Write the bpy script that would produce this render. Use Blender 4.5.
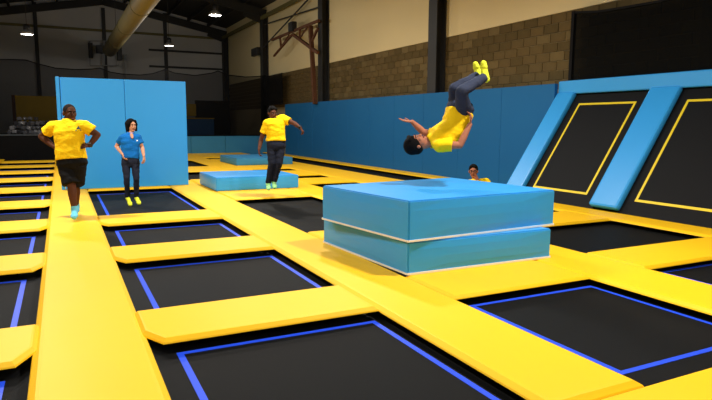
import bpy, bmesh, math, random
from mathutils import Vector, Matrix
from mathutils.bvhtree import BVHTree
from mathutils import noise
random.seed(7)
for o in list(bpy.data.objects): bpy.data.objects.remove(o)
C = bpy.context.scene.collection
S = bpy.context.scene

# ------------------------------------------------------------------ camera
F_PX = 587.22; YAW = math.radians(26.61); PITCH = math.radians(7.432); ROLL = math.radians(0.3256)
EYE = Vector((0, 0, 1.5))
fw = Vector((math.sin(YAW)*math.cos(PITCH), math.cos(YAW)*math.cos(PITCH), -math.sin(PITCH)))
rt0 = Vector((math.cos(YAW), -math.sin(YAW), 0)); up0 = rt0.cross(fw)
RT = rt0*math.cos(ROLL) + up0*math.sin(ROLL); UP = -rt0*math.sin(ROLL) + up0*math.cos(ROLL); FW = fw
cam = bpy.data.cameras.new('camera'); cam.sensor_width = 36; cam.lens = F_PX/712*36; cam.clip_end = 200
co = bpy.data.objects.new('camera', cam); C.objects.link(co)
M4 = Matrix((RT, UP, -FW)).transposed().to_4x4(); M4.translation = EYE; co.matrix_world = M4
S.camera = co
# ------------------------------------------------------------------ world, exposure
W = bpy.data.worlds.new('world'); S.world = W; W.use_nodes = True
W.node_tree.nodes['Background'].inputs[0].default_value = (0.6, 0.7, 0.8, 1)
W.node_tree.nodes['Background'].inputs[1].default_value = 0.05
S.view_settings.view_transform = 'Standard'; S.view_settings.look = 'None'
S.view_settings.gamma = 1; S.view_settings.use_curve_mapping = False
S.view_settings.exposure = 0.0
KEY_W, NEAR_W, MID_W, FAR_W = 310, 150, 300, 130        # lamp powers: over the near court, mid court, far end
LAMP_COL = (1.0, 0.96, 0.90)

def ray(p): return FW + RT*((p[0]-356)/F_PX) - UP*((p[1]-200)/F_PX)
def at_depth(p, d): return EYE + ray(p)*d
def onX(p, X): d = ray(p); return EYE + d*(X/d.x)
def onY(p, Y): d = ray(p); return EYE + d*(Y/d.y)
def onZ(p, Z): d = ray(p); return EYE + d*((Z-1.5)/d.z)

# ------------------------------------------------------------------ materials
def lin(c):
    return tuple((v/255/12.92 if v/255 <= .04045 else ((v/255+.055)/1.055)**2.4) for v in c)
MATS = {}
def mat(name, rgb, rough=.5, spec=.4, var=.08, vscale=3, bump=.0, bscale=40, emit=0, metal=0, alpha=1, aniso=None, rvar=0):
    if name in MATS: return MATS[name]
    m = bpy.data.materials.new(name); m.use_nodes = True
    nt = m.node_tree; b = nt.nodes['Principled BSDF']
    c = lin(rgb)
    tc = nt.nodes.new('ShaderNodeTexCoord')
    nz = nt.nodes.new('ShaderNodeTexNoise'); nz.inputs['Scale'].default_value = vscale; nz.inputs['Detail'].default_value = 4
    nt.links.new(tc.outputs['Object'], nz.inputs['Vector'])
    mx = nt.nodes.new('ShaderNodeMix'); mx.data_type = 'RGBA'
    mx.inputs[6].default_value = tuple(max(0, v*(1-var)) for v in c)+(1,)
    mx.inputs[7].default_value = tuple(min(1, v*(1+var)) for v in c)+(1,)
    nt.links.new(nz.outputs['Fac'], mx.inputs[0]); nt.links.new(mx.outputs[2], b.inputs['Base Color'])
    b.inputs['Roughness'].default_value = rough; b.inputs['Specular IOR Level'].default_value = spec
    b.inputs['Metallic'].default_value = metal; b.inputs['Alpha'].default_value = alpha
    if rvar:
        mr = nt.nodes.new('ShaderNodeMapRange'); mr.inputs['To Min'].default_value = rough-rvar; mr.inputs['To Max'].default_value = rough+rvar
        nt.links.new(nz.outputs['Fac'], mr.inputs['Value']); nt.links.new(mr.outputs[0], b.inputs['Roughness'])
    if bump:
        n2 = nt.nodes.new('ShaderNodeTexNoise'); n2.inputs['Scale'].default_value = bscale; n2.inputs['Detail'].default_value = 3
        src = tc.outputs['Object']
        if aniso:
            mp = nt.nodes.new('ShaderNodeMapping'); mp.inputs['Scale'].default_value = aniso
            nt.links.new(src, mp.inputs['Vector']); src = mp.outputs[0]
        nt.links.new(src, n2.inputs['Vector'])
        bp = nt.nodes.new('ShaderNodeBump'); bp.inputs['Strength'].default_value = bump; bp.inputs['Distance'].default_value = .02
        nt.links.new(n2.outputs['Fac'], bp.inputs['Height']); nt.links.new(bp.outputs[0], b.inputs['Normal'])
    if emit:
        b.inputs['Emission Color'].default_value = c+(1,); b.inputs['Emission Strength'].default_value = emit
    MATS[name] = m; return m
YEL = mat('yellow_vinyl', (253, 195, 22), .5, .2, .03, 1.5, .12, 5)
YELD = mat('yellow_board', (196, 158, 22), .6, .3, .1, 2)
BLUE = mat('blue_vinyl', (50, 156, 228), .38, .4, .04, 1.2, .15, 3)
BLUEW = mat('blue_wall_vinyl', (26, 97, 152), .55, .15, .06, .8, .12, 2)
BLUEF = mat('blue_far_vinyl', (58, 140, 190), .5, .3, .06, 1)
BLUED = mat('blue_dark_vinyl', (40, 96, 150), .5, .3, .06, 1)
def mesh_mat(name, rgb, rough):
    m = mat(name, rgb, rough, .07, .4, 60, .35, 260)
    return m
MATB = mesh_mat('black_trampoline_mesh', (20, 20, 20), .6)
WEB = mat('black_webbing', (19, 18, 17), .7, .2, .2, 30, .3, 120)
BLK = mat('black_vinyl', (16, 16, 17), .7, .1, .1, 4)
SLM = mat('slanted_black_mesh', (17, 17, 18), .55, .14, .25, 40, .3, 260)
LBLUE = mat('blue_line_tape', (34, 78, 232), .5, .3, .05, 4)
LYEL = mat('yellow_line_tape', (235, 205, 40), .5, .3, .05, 4)
WHITE = mat('white_piping', (232, 230, 220), .5, .3, .04, 6)
STEEL = mat('dark_painted_steel', (46, 46, 46), .6, .3, .15, 3)
RAFT = mat('rafter_steel', (38, 38, 37), .6, .3, .15, 2)
RUST = mat('rusty_steel', (92, 56, 34), .7, .3, .35, 8, .2, 40)
OLIVE = mat('olive_painted_girt', (104, 98, 56), .6, .3, .1, 4)
CLADG = mat('grey_wall_cladding', (178, 177, 174), .7, .2, .1, .5, .15, 3, aniso=(6, 6, .3))
CLADC = mat('cream_wall_cladding', (222, 204, 156), .7, .2, .06, .4, .1, 3)
ROOF = mat('roof_sheet', (52, 52, 50), .8, .2, .15, .6)
CONC = mat('dark_concrete', (38, 38, 38), .8, .2, .2, 2)
MORT = mat('pale_mortar', (158, 142, 106), .9, .1, .15, 10)
BRK = [mat('block_a', (98, 82, 52), .9, .1, .2, 6, .3, 30), mat('block_b', (88, 74, 46), .9, .1, .2, 6, .3, 30), mat('block_c', (108, 92, 60), .9, .1, .2, 6, .3, 30)]
DUCT = mat('olive_duct', (132, 122, 84), .6, .3, .12, 1.2, .2, 6)
FOAMG = [mat('foam_grey_a', (74, 74, 78), .9, .1, .1, 6), mat('foam_grey_b', (46, 46, 50), .9, .1, .1, 6), mat('foam_grey_c', (112, 112, 116), .9, .1, .1, 6)]
LENS = mat('lamp_lens', (255, 250, 238), .5, .3, 0, 1, emit=9)
LAMPB = mat('lamp_black', (28, 28, 30), .5, .4, .1, 8)
SHADE = mat('lamp_shade_metal', (170, 170, 168), .35, .5, .05, 8, metal=.6)
def net_mat(name, rgb, op):
    m = bpy.data.materials.new(name); m.use_nodes = True; nt = m.node_tree
    b = nt.nodes['Principled BSDF']; b.inputs['Base Color'].default_value = lin(rgb)+(1,); b.inputs['Roughness'].default_value = .9
    b.inputs['Specular IOR Level'].default_value = .05
    tr = nt.nodes.new('ShaderNodeBsdfTransparent'); mx = nt.nodes.new('ShaderNodeMixShader'); mx.inputs[0].default_value = op
    nt.links.new(tr.outputs[0], mx.inputs[1]); nt.links.new(b.outputs[0], mx.inputs[2])
    nt.links.new(mx.outputs[0], nt.nodes['Material Output'].inputs[0]); return m
NETB = net_mat('black_netting', (24, 24, 25), .62)
NETD = net_mat('dense_black_netting', (14, 14, 13), .95)

# ------------------------------------------------------------------ helpers
def link(name, me, m, parent=None, smooth=False):
    o = bpy.data.objects.new(name, me); C.objects.link(o)
    if m and not me.materials: me.materials.append(m)
    if smooth:
        for p in me.polygons: p.use_smooth = True
    if parent: o.parent = parent
    return o
def obj(name, bm, m, parent=None, smooth=False):
    me = bpy.data.meshes.new(name); bm.normal_update(); bm.to_mesh(me); bm.free()
    return link(name, me, m, parent, smooth)
def tag(o, label, cat, group=None, kind=None):
    if label: o['label'] = label
    if cat: o['category'] = cat
    if group: o['group'] = group
    if kind: o['kind'] = kind
    return o
def empty(name, label, cat, loc, group=None):
    o = bpy.data.objects.new(name, None); C.objects.link(o); o.location = loc; o.empty_display_size = .1
    o.matrix_world = Matrix.Translation(loc)
    return tag(o, label, cat, group)
def under(o, p):       # parent keeping the world position of a mesh built in world coordinates
    o.parent = p; o.matrix_parent_inverse = Matrix.Translation(p.location).inverted() if p.parent is None else Matrix()
    return o
def bx(bm, x0, x1, y0, y1, z0, z1):
    v = [bm.verts.new((x, y, z)) for z in (z0, z1) for y in (y0, y1) for x in (x0, x1)]
    for f in ((0, 2, 3, 1), (4, 5, 7, 6), (0, 1, 5, 4), (2, 6, 7, 3), (0, 4, 6, 2), (1, 3, 7, 5)): bm.faces.new([v[i] for i in f])
    return bm
def box(x0, x1, y0, y1, z0, z1): return bx(bmesh.new(), min(x0, x1), max(x0, x1), min(y0, y1), max(y0, y1), min(z0, z1), max(z0, z1))
def bev(bm, w, seg=2):
    bmesh.ops.bevel(bm, geom=list(bm.edges), offset=w, segments=seg, affect='EDGES', profile=.5); return bm
def bar(bm, a, b, w, h=None):
    a, b = Vector(a), Vector(b); h = h or w; d = (b-a).normalized()
    s = d.cross(Vector((0, 0, 1))) if abs(d.z) < .95 else d.cross(Vector((0, 1, 0))); s.normalize(); t = s.cross(d)
    v = [bm.verts.new(p+s*(i*w/2)+t*(j*h/2)) for p in (a, b) for i, j in ((-1, -1), (1, -1), (1, 1), (-1, 1))]
    for f in ((0, 1, 2, 3), (7, 6, 5, 4), (0, 4, 5, 1), (1, 5, 6, 2), (2, 6, 7, 3), (3, 7, 4, 0)): bm.faces.new([v[i] for i in f])
    return bm
def lathe(prof, n=24, cap=True):
    bm = bmesh.new(); rings = [[bm.verts.new((r*math.cos(2*math.pi*i/n), r*math.sin(2*math.pi*i/n), z)) for i in range(n)] for r, z in prof]
    for a, b in zip(rings, rings[1:]):
        for i in range(n): bm.faces.new((a[i], a[(i+1) % n], b[(i+1) % n], b[i]))
    if cap: bm.faces.new(rings[0][::-1]); bm.faces.new(rings[-1])
    return bm
def inset(poly, d):
    n = len(poly); out = []
    for i in range(n):
        p0, p1, p2 = Vector(poly[i-1]), Vector(poly[i]), Vector(poly[(i+1) % n])
        a = (p1-p0).normalized(); b = (p2-p1).normalized(); na = Vector((-a.y, a.x)); nb = Vector((-b.y, b.x))
        k = na+nb; out.append(p1 + k*(d/max(.2, (1+na.dot(nb)))))
    return out
def padmesh(poly, zt, th, bw, bd):
    bm = bmesh.new(); rings = []
    for d, z in ((0, zt-bd), (bw*.12, zt-bd*.72), (bw*.85, zt-bd*.06), (bw*1.25, zt)):
        rings.append([bm.verts.new((p.x, p.y, z)) for p in inset(poly, d)])
    n = len(poly)
    for a, b in zip(rings, rings[1:]):
        for i in range(n): bm.faces.new((a[i], a[(i+1) % n], b[(i+1) % n], b[i]))
    bm.faces.new(rings[-1]); bm.faces.new(rings[0][::-1])
    xs = [p[0] for p in poly]; ys = [p[1] for p in poly]       # the narrower black foam base under the overhanging cap
    ux = min(.27, .36*(max(xs)-min(xs))); uy = min(.27, .36*(max(ys)-min(ys)))
    k = len(bm.faces); bx(bm, min(xs)+ux, max(xs)-ux, min(ys)+uy, max(ys)-uy, zt-th, zt-bd)
    bm.faces.ensure_lookup_table()
    for f in bm.faces[k:]: f.material_index = 1
    return bm
FLOOR_Z = -.14
def pad(x0, x1, y0, y1, name, label, group=None, zt=0., bw=.05, bd=.045, cut=None, m=None):
    # cut: set of near corners ('l','r') that are chamfered
    P = []
    c = cut or ''
    if 'l' in c: P += [(x0, y0+.24), (x0+.115, y0)]
    else: P += [(x0, y0)]
    if 'r' in c: P += [(x1-.115, y0), (x1, y0+.24)]
    else: P += [(x1, y0)]
    P += [(x1, y1), (x0, y1)]
    o = obj(name, padmesh(P, zt, zt-FLOOR_Z, bw, bd), m or YEL); o.data.materials.append(BLK)
    return tag(o, label, 'pad', group)

# ------------------------------------------------------------------ the building shell
XL, XR, YB, YF = -4.75, 10.35, 40.2, -4.0
EAVE, APX, APZ = 7.1, 2.7, 8.55
tag(obj('floor', box(XL, XR, YF, YB, -.5, FLOOR_Z), CONC), 'dark floor deck under the trampoline court', None, None, 'structure')
wl = tag(obj('wall_left', box(XL-.2, XL, YF, YB, -.5, 9.3), CLADG), 'grey clad side wall', None, None, 'structure')
wf = tag(obj('wall_front', box(XL, XR, YF-.2, YF, -.5, 9.3), CLADG), 'grey clad end wall', None, None, 'structure')
wb = tag(obj('wall_back', box(XL, XR, YB, YB+.2, -.5, 9.3), CLADG), 'dim grey clad gable end wall', None, None, 'structure')
BR_TOP = 4.03
wr = tag(obj('wall_right', box(XR, XR+.2, YF, YB, -.5, BR_TOP), MORT), 'concrete block side wall with cream cladding above', None, None, 'structure')
under(obj('cladding', box(XR-.03, XR+.2, YF, YB, BR_TOP, 9.3), CLADC), wr)
for yy, zz in ((5, 5.6), ): pass
# concrete blocks: own edges, set proud of the recessed mortar
BL, BH, BJ = .45, .215, .012
bmeshes = []
for k in range(3):
    b = bev(box(-.02, .02, 0, BL-BJ, 0, BH-BJ), .006, 1); me = bpy.data.meshes.new('block'); b.to_mesh(me); b.free(); me.materials.append(BRK[k]); bmeshes.append(me)
nb = 0
row = 0
z = BR_TOP-BH
while z > 2.2:
    y = 8.3 + (BL/2 if row % 2 else 0)
    while y < 24.6 and nb < 300:
        o = bpy.data.objects.new('block', bmeshes[random.choice((0, 0, 1, 1, 2))]); C.objects.link(o)
        o.location = (XR-.005+random.uniform(-.003, .003), y, z); o.parent = wr; nb += 1
        y += BL
    z -= BH; row += 1
bmr = bmesh.new(); z = BR_TOP-BH; row = 0
while z > 2.2:
    y = 24.8 + (BL/2 if row % 2 else 0)
    while y < 39.5:
        bx(bmr, XR-.025, XR+.01, y, y+BL-BJ, z, z+BH-BJ); y += BL
    y = 3.0 + (BL/2 if row % 2 else 0)
    while y < 8.2:
        bx(bmr, XR-.025, XR+.01, y, y+BL-BJ, z, z+BH-BJ); y += BL
    z -= BH; row += 1
tag(under(obj('far_blocks', bmr, BRK[0]), wr), None, None, None, 'stuff')
# ceiling, rafters, purlins
cl = bmesh.new()
for xa, za, xb, zb in ((XL-.2, EAVE+.62, APX, APZ+.62+.06), (APX, APZ+.62+.06, XR+.2, EAVE+.62)):
    v = [cl.verts.new(p) for p in ((xa, YF, za), (xb, YF, zb), (xb, YB, zb), (xa, YB, za))]
    w = [cl.verts.new(Vector(q.co)+Vector((0, 0, .15))) for q in v]
    cl.faces.new(v); cl.faces.new(w[::-1])
    for i in range(4): cl.faces.new((v[i], v[(i+1) % 4], w[(i+1) % 4], w[i]))
ceil = tag(obj('ceiling', cl, ROOF), 'dark pitched sheet roof on steel rafters', None, None, 'structure')
FR = (-1.8, 6.55, 14.95, 23.4, 31.5, 39.95)
for y in FR:
    for xa, xb in ((XL+.1, APX), (XR-.1, APX)):
        b = bmesh.new(); bar(b, (xa, y, EAVE+.22), (xb, y, APZ+.22), .2, .42)
        xh = xa + (xb-xa)*.16
        bar(b, (xa, y, EAVE-.15), (xh, y, EAVE+.25), .16, .4)
        under(obj('rafter', b, RAFT), ceil)
for k in range(1, 6):
    for side in (0, 1):
        f = k/6; xa = XL if side == 0 else XR
        x = xa+(APX-xa)*f; zz = EAVE+(APZ-EAVE)*f+.52
        under(obj('purlin', box(x-.05, x+.05, YF, YB, zz-.1, zz+.1), RAFT), ceil)
under(obj('eave_beam', box(XR-.42, XR-.3, YF, YB, EAVE-.1, EAVE+.08), OLIVE), ceil)
for y0, y1 in ((31.5, 23.4),):      # wind bracing under the roof edge
    b = bmesh.new(); bar(b, (XR-.3, y0, EAVE-1.6), (XR-.3, y1, EAVE+.1), .05); under(obj('brace', b, STEEL), ceil)
    b = bmesh.new(); bar(b, (XR-.3, y0-.5, EAVE-.4), (XR-.3, y1, EAVE-.75), .05); under(obj('brace', b, STEEL), ceil)
# steel columns: I sections along the right wall
for y in FR:
    b = bmesh.new()
    xa = 9.98 if y > 10 else 10.14
    bx(b, xa, xa+.04, y-.22, y+.22, -.14, EAVE+.2); bx(b, xa+.04, 10.28, y-.02, y+.02, -.14, EAVE+.2); bx(b, 10.28, 10.32, y-.22, y+.22, -.14, EAVE+.2)
    under(obj('column', b, STEEL), wr)
    b = box(10.29, 10.315, y+.23, y+.29, 2.3, EAVE); under(obj('downpipe', b, CLADG), wr)
# gable wall posts and girts
for p in (37, 105, 166):
    x = onY((p, 50), 40).x; under(obj('post', box(x-.1, x+.1, 40.0, 40.2, -.14, 8.4), STEEL), wb)
q0, q1 = onY((0, 24), 40.1), onY((218, 38), 40.1)
zg = (q0.z+q1.z)/2
under(obj('girt', box(XL, XR, 40.08, 40.2, zg-.07, zg+.07), OLIVE), wb)
for p in ((215, 53.5), (190, 68)):
    zz = onY(p, 40.1).z; under(obj('girt', box(5.3, XR, 40.05, 40.2, zz-.06, zz+.06), STEEL), wb)
# ------------------------------------------------------------------ right side: padded wall, slanted trampolines
XW = 9.85
wp = empty('padded_wall', 'long blue padded safety wall below the concrete blocks', 'padded wall', (XW+.05, 19.7, FLOOR_Z))
yy = 9.86; n = 0
while yy < 27.4:
    y1 = min(yy+1.76, 27.45)
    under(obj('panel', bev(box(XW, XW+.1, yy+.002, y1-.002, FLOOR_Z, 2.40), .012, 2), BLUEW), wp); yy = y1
SX0, SZ0, SX1, SZ1 = 8.55, 0.0, 10.06, 2.20
SL = math.hypot(SX1-SX0, SZ1-SZ0); es = Vector((SX1-SX0, 0, SZ1-SZ0))/SL; en = Vector((-es.z, 0, es.x))
def slbox(bm, y0, y1, s0, s1, h0, h1):
    def P(y, s, h): return Vector((SX0, y, SZ0)) + es*s + en*h
    v = [bm.verts.new(P(y, s, h)) for h in (h0, h1) for s in (s0, s1) for y in (y0, y1)]
    for f in ((0, 1, 3, 2), (4, 6, 7, 5), (0, 4, 5, 1), (2, 3, 7, 6), (0, 2, 6, 4), (1, 5, 7, 3)): bm.faces.new([v[i] for i in f])
    bmesh.ops.recalc_face_normals(bm, faces=bm.faces); return bm
def slring(y0, y1, s0, s1, w, h0, h1):
    b = bmesh.new(); slbox(b, y0, y1, s0, s0+w, h0, h1); slbox(b, y0, y1, s1-w, s1, h0, h1); slbox(b, y0, y0+w, s0+w, s1-w, h0, h1); slbox(b, y1-w, y1, s0+w, s1-w, h0, h1); return b
for y0, y1, lab in ((7.50, 9.40, 'sloping black wall trampoline with whole yellow rectangle outline, beside the long blue wall'), (4.9, 6.97, 'sloping black wall trampoline next to the netting column, yellow outline partly cut off')):
    t = empty('wall_trampoline', lab, 'trampoline', (SX0+.1, (y0+y1)/2, 0.0))
    under(obj('mat', slbox(bmesh.new(), y0, y1, -.08, SL-.02, -.03, 0), SLM), t)
    under(obj('boundary_line', slring(y0+.27, y1-.22, .25, 2.36, .045, 0, .005), LYEL), t)
for y0, y1, lab in ((9.37, 9.87, 'blue padded rail sloping up beside the long blue wall'), (6.93, 7.55, 'wide blue padded rail sloping up between the two wall trampolines'), (4.3, 4.93, 'blue padded rail at the outer end of the wall trampolines')):
    tag(obj('rail_pad', bev(slbox(bmesh.new(), y0, y1, .02 if y0 < 9 else .1, SL-.05, -.02, .11), .045, 2), BLUE), lab, 'pad')
tp = tag(obj('top_rail_pad', bev(box(9.94, 10.2, 3.6, 9.85, 2.16, 2.45), .03, 2), BLUE), 'blue padded top rail along the upper edge of the wall trampolines', 'pad')
tag(obj('backing_board', box(10.1, 10.13, 3.6, 9.84, FLOOR_Z, 2.15), BLK), 'black backing board behind the wall trampolines', 'board')
# black side net above the wall trampolines
nt_ = empty('side_net', 'black safety net with sagging top hung above the wall trampolines', 'net', (10.06, 7, 2.455))
ytop = [onX(p, 10.06) for p in ((575, 12.5), (600, 11.5), (625, 7.5), (660, 1.5), (685, -6), (705, -14))]
b = bmesh.new(); pv = None
for q in ytop + [Vector((10.06, 4.2, ytop[-1].z+.25))]:
    a_, c_ = b.verts.new((10.06, q.y, 2.455)), b.verts.new((10.06, q.y, q.z))
    if pv: b.faces.new((pv[0], a_, c_, pv[1]))
    pv = (a_, c_)
under(obj('netting', b, NETD), nt_)
b = bmesh.new()
for q, r in zip(ytop, ytop[1:]+[Vector((10.06, 4.2, ytop[-1].z+.25))]): bar(b, (10.05, q.y, q.z), (10.05, r.y, r.z), .045)
under(obj('top_rope', b, BLK), nt_)
under(obj('edge_post', box(10.02, 10.1, ytop[0].y-.02, ytop[0].y+.06, 2.455, ytop[0].z+.03), BLK), nt_)

# ------------------------------------------------------------------ trampoline court: lanes, cross pads, beds
XD0, X0, X1, X2, X3, X4, X5, X6, X7 = -2.05, -.245, .475, 2.265, 3.01, 4.67, 5.50, 7.90, 8.55
def lane(x0, x1, cuts, lab, grp, bw=.05, bd=.036):
    for a, c in zip(cuts, cuts[1:]):
        pad(x0, x1, a+.002, c-.002, 'walkway_pad', lab, grp, 0, bw, bd)
lane(XD0-.75, XD0, (-1.5, 27.4), 'yellow padded walkway along the far side of the leftmost trampolines', None)
lane(X0, X1, (-1.5, 27.4), 'long straight yellow padded walkway the big man in black shorts walks along', None)
lane(X2, X3, (2.185, 29.4), 'yellow padded walkway running past the left side of the stacked blue blocks', None)
lane(X4, X5, (2.185, 29.4), 'yellow padded walkway running past the right side of the stacked blue blocks', None)
pad(X6, X7-.02, -1.0, 9.85, 'walkway_pad', 'yellow padded walkway at the foot of the sloping wall trampolines', None, 0, .05, .036)
lane(6.88, 8.2, (9.87, 29.4), 'broad yellow padded walkway beside the long black tumbling track', None)
lane(9.30, 9.845, (9.9, 29.4), 'narrow yellow pad strip at the foot of the long blue wall', None)
tk = empty('tumbling_track', 'long narrow black tumbling track along the foot of the blue wall', 'trampoline', (8.75, 19.7, FLOOR_Z))
under(obj('mat', box(8.0, 9.5, 9.9, 29.4, FLOOR_Z+.02, -.1), MATB), tk)
under(obj('end_frame', box(8.56, 9.29, 9.88, 9.99, FLOOR_Z, -.01), BLK), tk)

BZ = -.1
def bed(x0, x1, y0, y1, label, group=None, sx=(.19, .03), sy=(.2, -.03), line=True):
    t = empty('trampoline', label, 'trampoline', ((x0+x1)/2, (y0+y1)/2, FLOOR_Z), group)
    e = .22
    under(obj('mat', box(x0-.02, x1+.02, y0-.02, y1+.1, FLOOR_Z+.02, BZ), MATB), t)
    b = bmesh.new(); z0, z1 = FLOOR_Z+.01, BZ-.006
    for q in ((x0-e, x0-.02, y0-e, y1+e), (x1+.02, x1+e, y0-e, y1+e), (x0-.02, x1+.02, y0-e, y0-.02), (x0-.02, x1+.02, y1+.1, y1+e)): bx(b, *q, z0, z1)
    o = obj('edge_webbing', b, WEB); under(o, t)
    if line:
        a0, a1, c0, c1 = x0+sx[0], x1-sx[1], y0+sy[0], y1-sy[1]; w = .045
        b = bmesh.new(); zl = BZ+.003
        for q in ((a0-w/2, a0+w/2, c0-w/2, c1+w/2), (a1-w/2, a1+w/2, c0-w/2, c1+w/2), (a0+w/2, a1-w/2, c0-w/2, c0+w/2), (a0+w/2, a1-w/2, c1-w/2, c1+w/2)): bx(b, *q, BZ-.012, zl)
        under(obj('boundary_line', b, LBLUE), t)
# leftmost column
ORD = ('first', 'second', 'third', 'fourth', 'fifth', 'sixth', 'seventh', 'eighth', 'ninth', 'tenth', 'eleventh', 'twelfth')
PADS_D = [(1.33, 2.18), (4.08, 4.845), (6.71, 7.545), (9.25, 10.18)] + [(11.82+2.63*k, 12.75+2.63*k) for k in range(6)]
for i, (a, c) in enumerate(PADS_D):
    pad(XD0-.03, X0+.03, a, min(c, 27.3), 'cross_pad', ORD[len(PADS_D)-1-i]+' yellow cross pad from the low black barrier, left of the long walkway', 'cross pads left of the long walkway', .012, .035, .038, 'lr')
for i, ((a, c), (d, e)) in enumerate(zip(PADS_D, PADS_D[1:])):
    bed(XD0, X0, c, d, ORD[len(PADS_D)-2-i]+' small black trampoline from the low black barrier, left of the long walkway', 'trampolines left of the long walkway', sx=(.16, .165), sy=(.2, .03))
# column right of the walkway
AP = [(1.33, 2.18), (4.08, 4.845), (6.71, 7.545), (9.25, 10.18)]
for i, (a, c) in enumerate(AP):
    pad(X1-.03, X2-.003, a, c, 'cross_pad', ORD[len(AP)-1-i]+' yellow cross pad in front of the trampoline of the woman in blue', 'cross pads right of the long walkway', .012, .035, .038, 'l')
for i, ((a, c), (d, e)) in enumerate(zip(AP, AP[1:])):
    bed(X1, X2, c, d, ORD[len(AP)-2-i]+' blue-lined black trampoline in front of the one the woman in blue is on', 'trampolines right of the long walkway', sx=(.19, .07), sy=(.2, .03))
bed(X1, X2, 10.18, 14.3, 'black trampoline under the woman in the blue polo shirt', None, sx=(.19, .06), sy=(.5, .22))
pad(X1+.003, X2-.003, 14.3, 14.79, 'edge_pad', 'narrow yellow pad strip at the foot of the tall blue padded panel', None, 0, .03, .04)
pad(X1+.003, X2-.003, 14.8, 27.4, 'deck_pad', 'yellow pad behind the tall blue padded panel', None, 0, .05, .045)
# column under the block stack
pad(X2, X4-.003, .9, 2.18, 'cross_pad', 'broad yellow pad in front of the trampoline next to the block stack', None, 0, .05, .045)
bed(X3, X4, 2.18, 4.07, 'black trampoline with blue outline in front of the stacked blue blocks', None, sx=(.17, .02), sy=(.3, .03))
pad(X3+.003, X4-.003, 4.07, 4.9, 'cross_pad', 'yellow pad the front edge of the stacked blue blocks rests on', None, 0, .03, .03)
bed(X3, X4, 4.9, 6.46, 'black trampoline hidden under the stacked blue blocks')
pad(X3+.003, X4-.003, 6.46, 7.53, 'cross_pad', 'yellow pad behind the stacked blue blocks', None, 0, .03, .03)
bed(X3, X4, 7.53, 11.38, 'long black trampoline below the jumping man in dark trousers', None, sx=(.22, .12), sy=(.3, .2), line=False)
pad(X3+.003, X4-.003, 11.38, 15.9, 'cross_pad', 'yellow pad carrying the low blue block behind the jumping man', None, 0, .03, .03)
bed(X3, X4, 15.9, 18.5, 'far black trampoline behind the low blue block', line=False)
pad(X3+.003, X4-.003, 18.5, 20.6, 'cross_pad', 'far yellow pad between two far black trampolines', None, 0, .03, .03)
bed(X3, X4-.08, 20.6, 24.2, 'far black trampoline beside the edge of the tall blue panel', line=False)
pad(X3+.003, X4-.003, 24.2, 29.4, 'cross_pad', 'far yellow pad in front of the low blue barrier', None, 0, .03, .03)
# column next to the wall trampolines
pad(X4, X6-.003, .9, 2.18, 'cross_pad', 'yellow pad at the near end of the trampoline below the netting', None, 0, .05, .045)
bed(X5, X6, 2.18, 4.09, 'black trampoline with blue outline nearest the second wall trampoline', None, sx=(.3, .1), sy=(.3, -.02))
pad(X5+.003, X6-.003, 4.09, 4.9, 'cross_pad', 'yellow cross pad between the two trampolines in front of the sloping wall trampolines', None, 0, .03, .04)
bed(X5, X6, 4.9, 6.55, 'plain black trampoline between the block stack and the sloping wall', line=False)
pad(X5+.003, X6-.003, 6.55, 7.5, 'cross_pad', 'yellow cross pad at the foot of the first wall trampoline', None, 0, .03, .04)
bed(X5, X6, 7.5, 10.0, 'black trampoline the man with glasses sits on', line=False)
for i, (a, c) in enumerate(((10.0, 11.9), (13.75, 15.1), (16.06, 17.7), (18.8, 24.6), (25.8, 29.4))):
    pad(X5+.003, 6.877, a, c, 'cross_pad', ORD[4-i]+' yellow cross pad from the low blue barrier, next to the broad walkway', 'far cross pads by the broad walkway', 0, .03, .04)
for i, (a, c) in enumerate(((11.9, 13.75), (15.1, 16.06), (17.7, 18.8), (24.6, 25.8))):
    bed(X5, 6.88, a, c, ORD[3-i]+' black trampoline from the low blue barrier, next to the broad walkway', 'far trampolines by the broad walkway', line=False)

# ------------------------------------------------------------------ blue foam blocks
def block(quad, z0, z1, label, m=BLUE, pip=True):
    fl, fr, bl, br = (Vector(q) for q in quad); ce = (fl+fr+bl+br)/4
    t = empty('foam_block', label, 'foam block', (ce.x, ce.y, z0))
    bm = box(0, 1, 0, 1, 0, 1)
    bmesh.ops.subdivide_edges(bm, edges=list(bm.edges), cuts=3, use_grid_fill=True)
    for v in bm.verts:                       # foam bulges a little
        u, w, h = v.co; k = .007; B = lambda q: 1-(2*q-1)**2
        if u < 1e-4 or u > 1-1e-4: u += (-k if u < .5 else k)*B(w)*B(h)
        elif w < 1e-4 or w > 1-1e-4: w += (-k if w < .5 else k)*B(u)*B(h)
        p = (fl*(1-u)+fr*u)*(1-w)+(bl*(1-u)+br*u)*w; v.co = (p.x, p.y, z0+(z1-z0)*h)
    sharp = [e for e in bm.edges if len(e.link_faces) == 2 and e.calc_face_angle() > .8]
    bmesh.ops.bevel(bm, geom=sharp, offset=.014, segments=2, affect='EDGES')
    under(obj('cover', bm, m), t)
    if pip:
        b = bmesh.new(); zz = z0+.012; Q = (fl, fr, br, bl)
        for i in range(4): bar(b, (*Q[i], zz), (*Q[(i+1) % 4], zz), .018, .02)
        under(obj('piping', b, WHITE), t)
    return t
def rect(x0, x1, y0, y1): return ((x0, y0), (x1, y0), (x0, y1), (x1, y1))
block(((3.02, 4.87), (4.90, 4.85), (2.91, 6.72), (4.80, 6.74)), .0, .335, 'lower blue foam block of the two-block stack, sitting on yellow pads')
block(((3.01, 4.85), (5.08, 5.00), (2.80, 6.50), (4.90, 6.78)), .337, .752, 'upper blue foam block of the two-block stack, below the somersaulting man')
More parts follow.
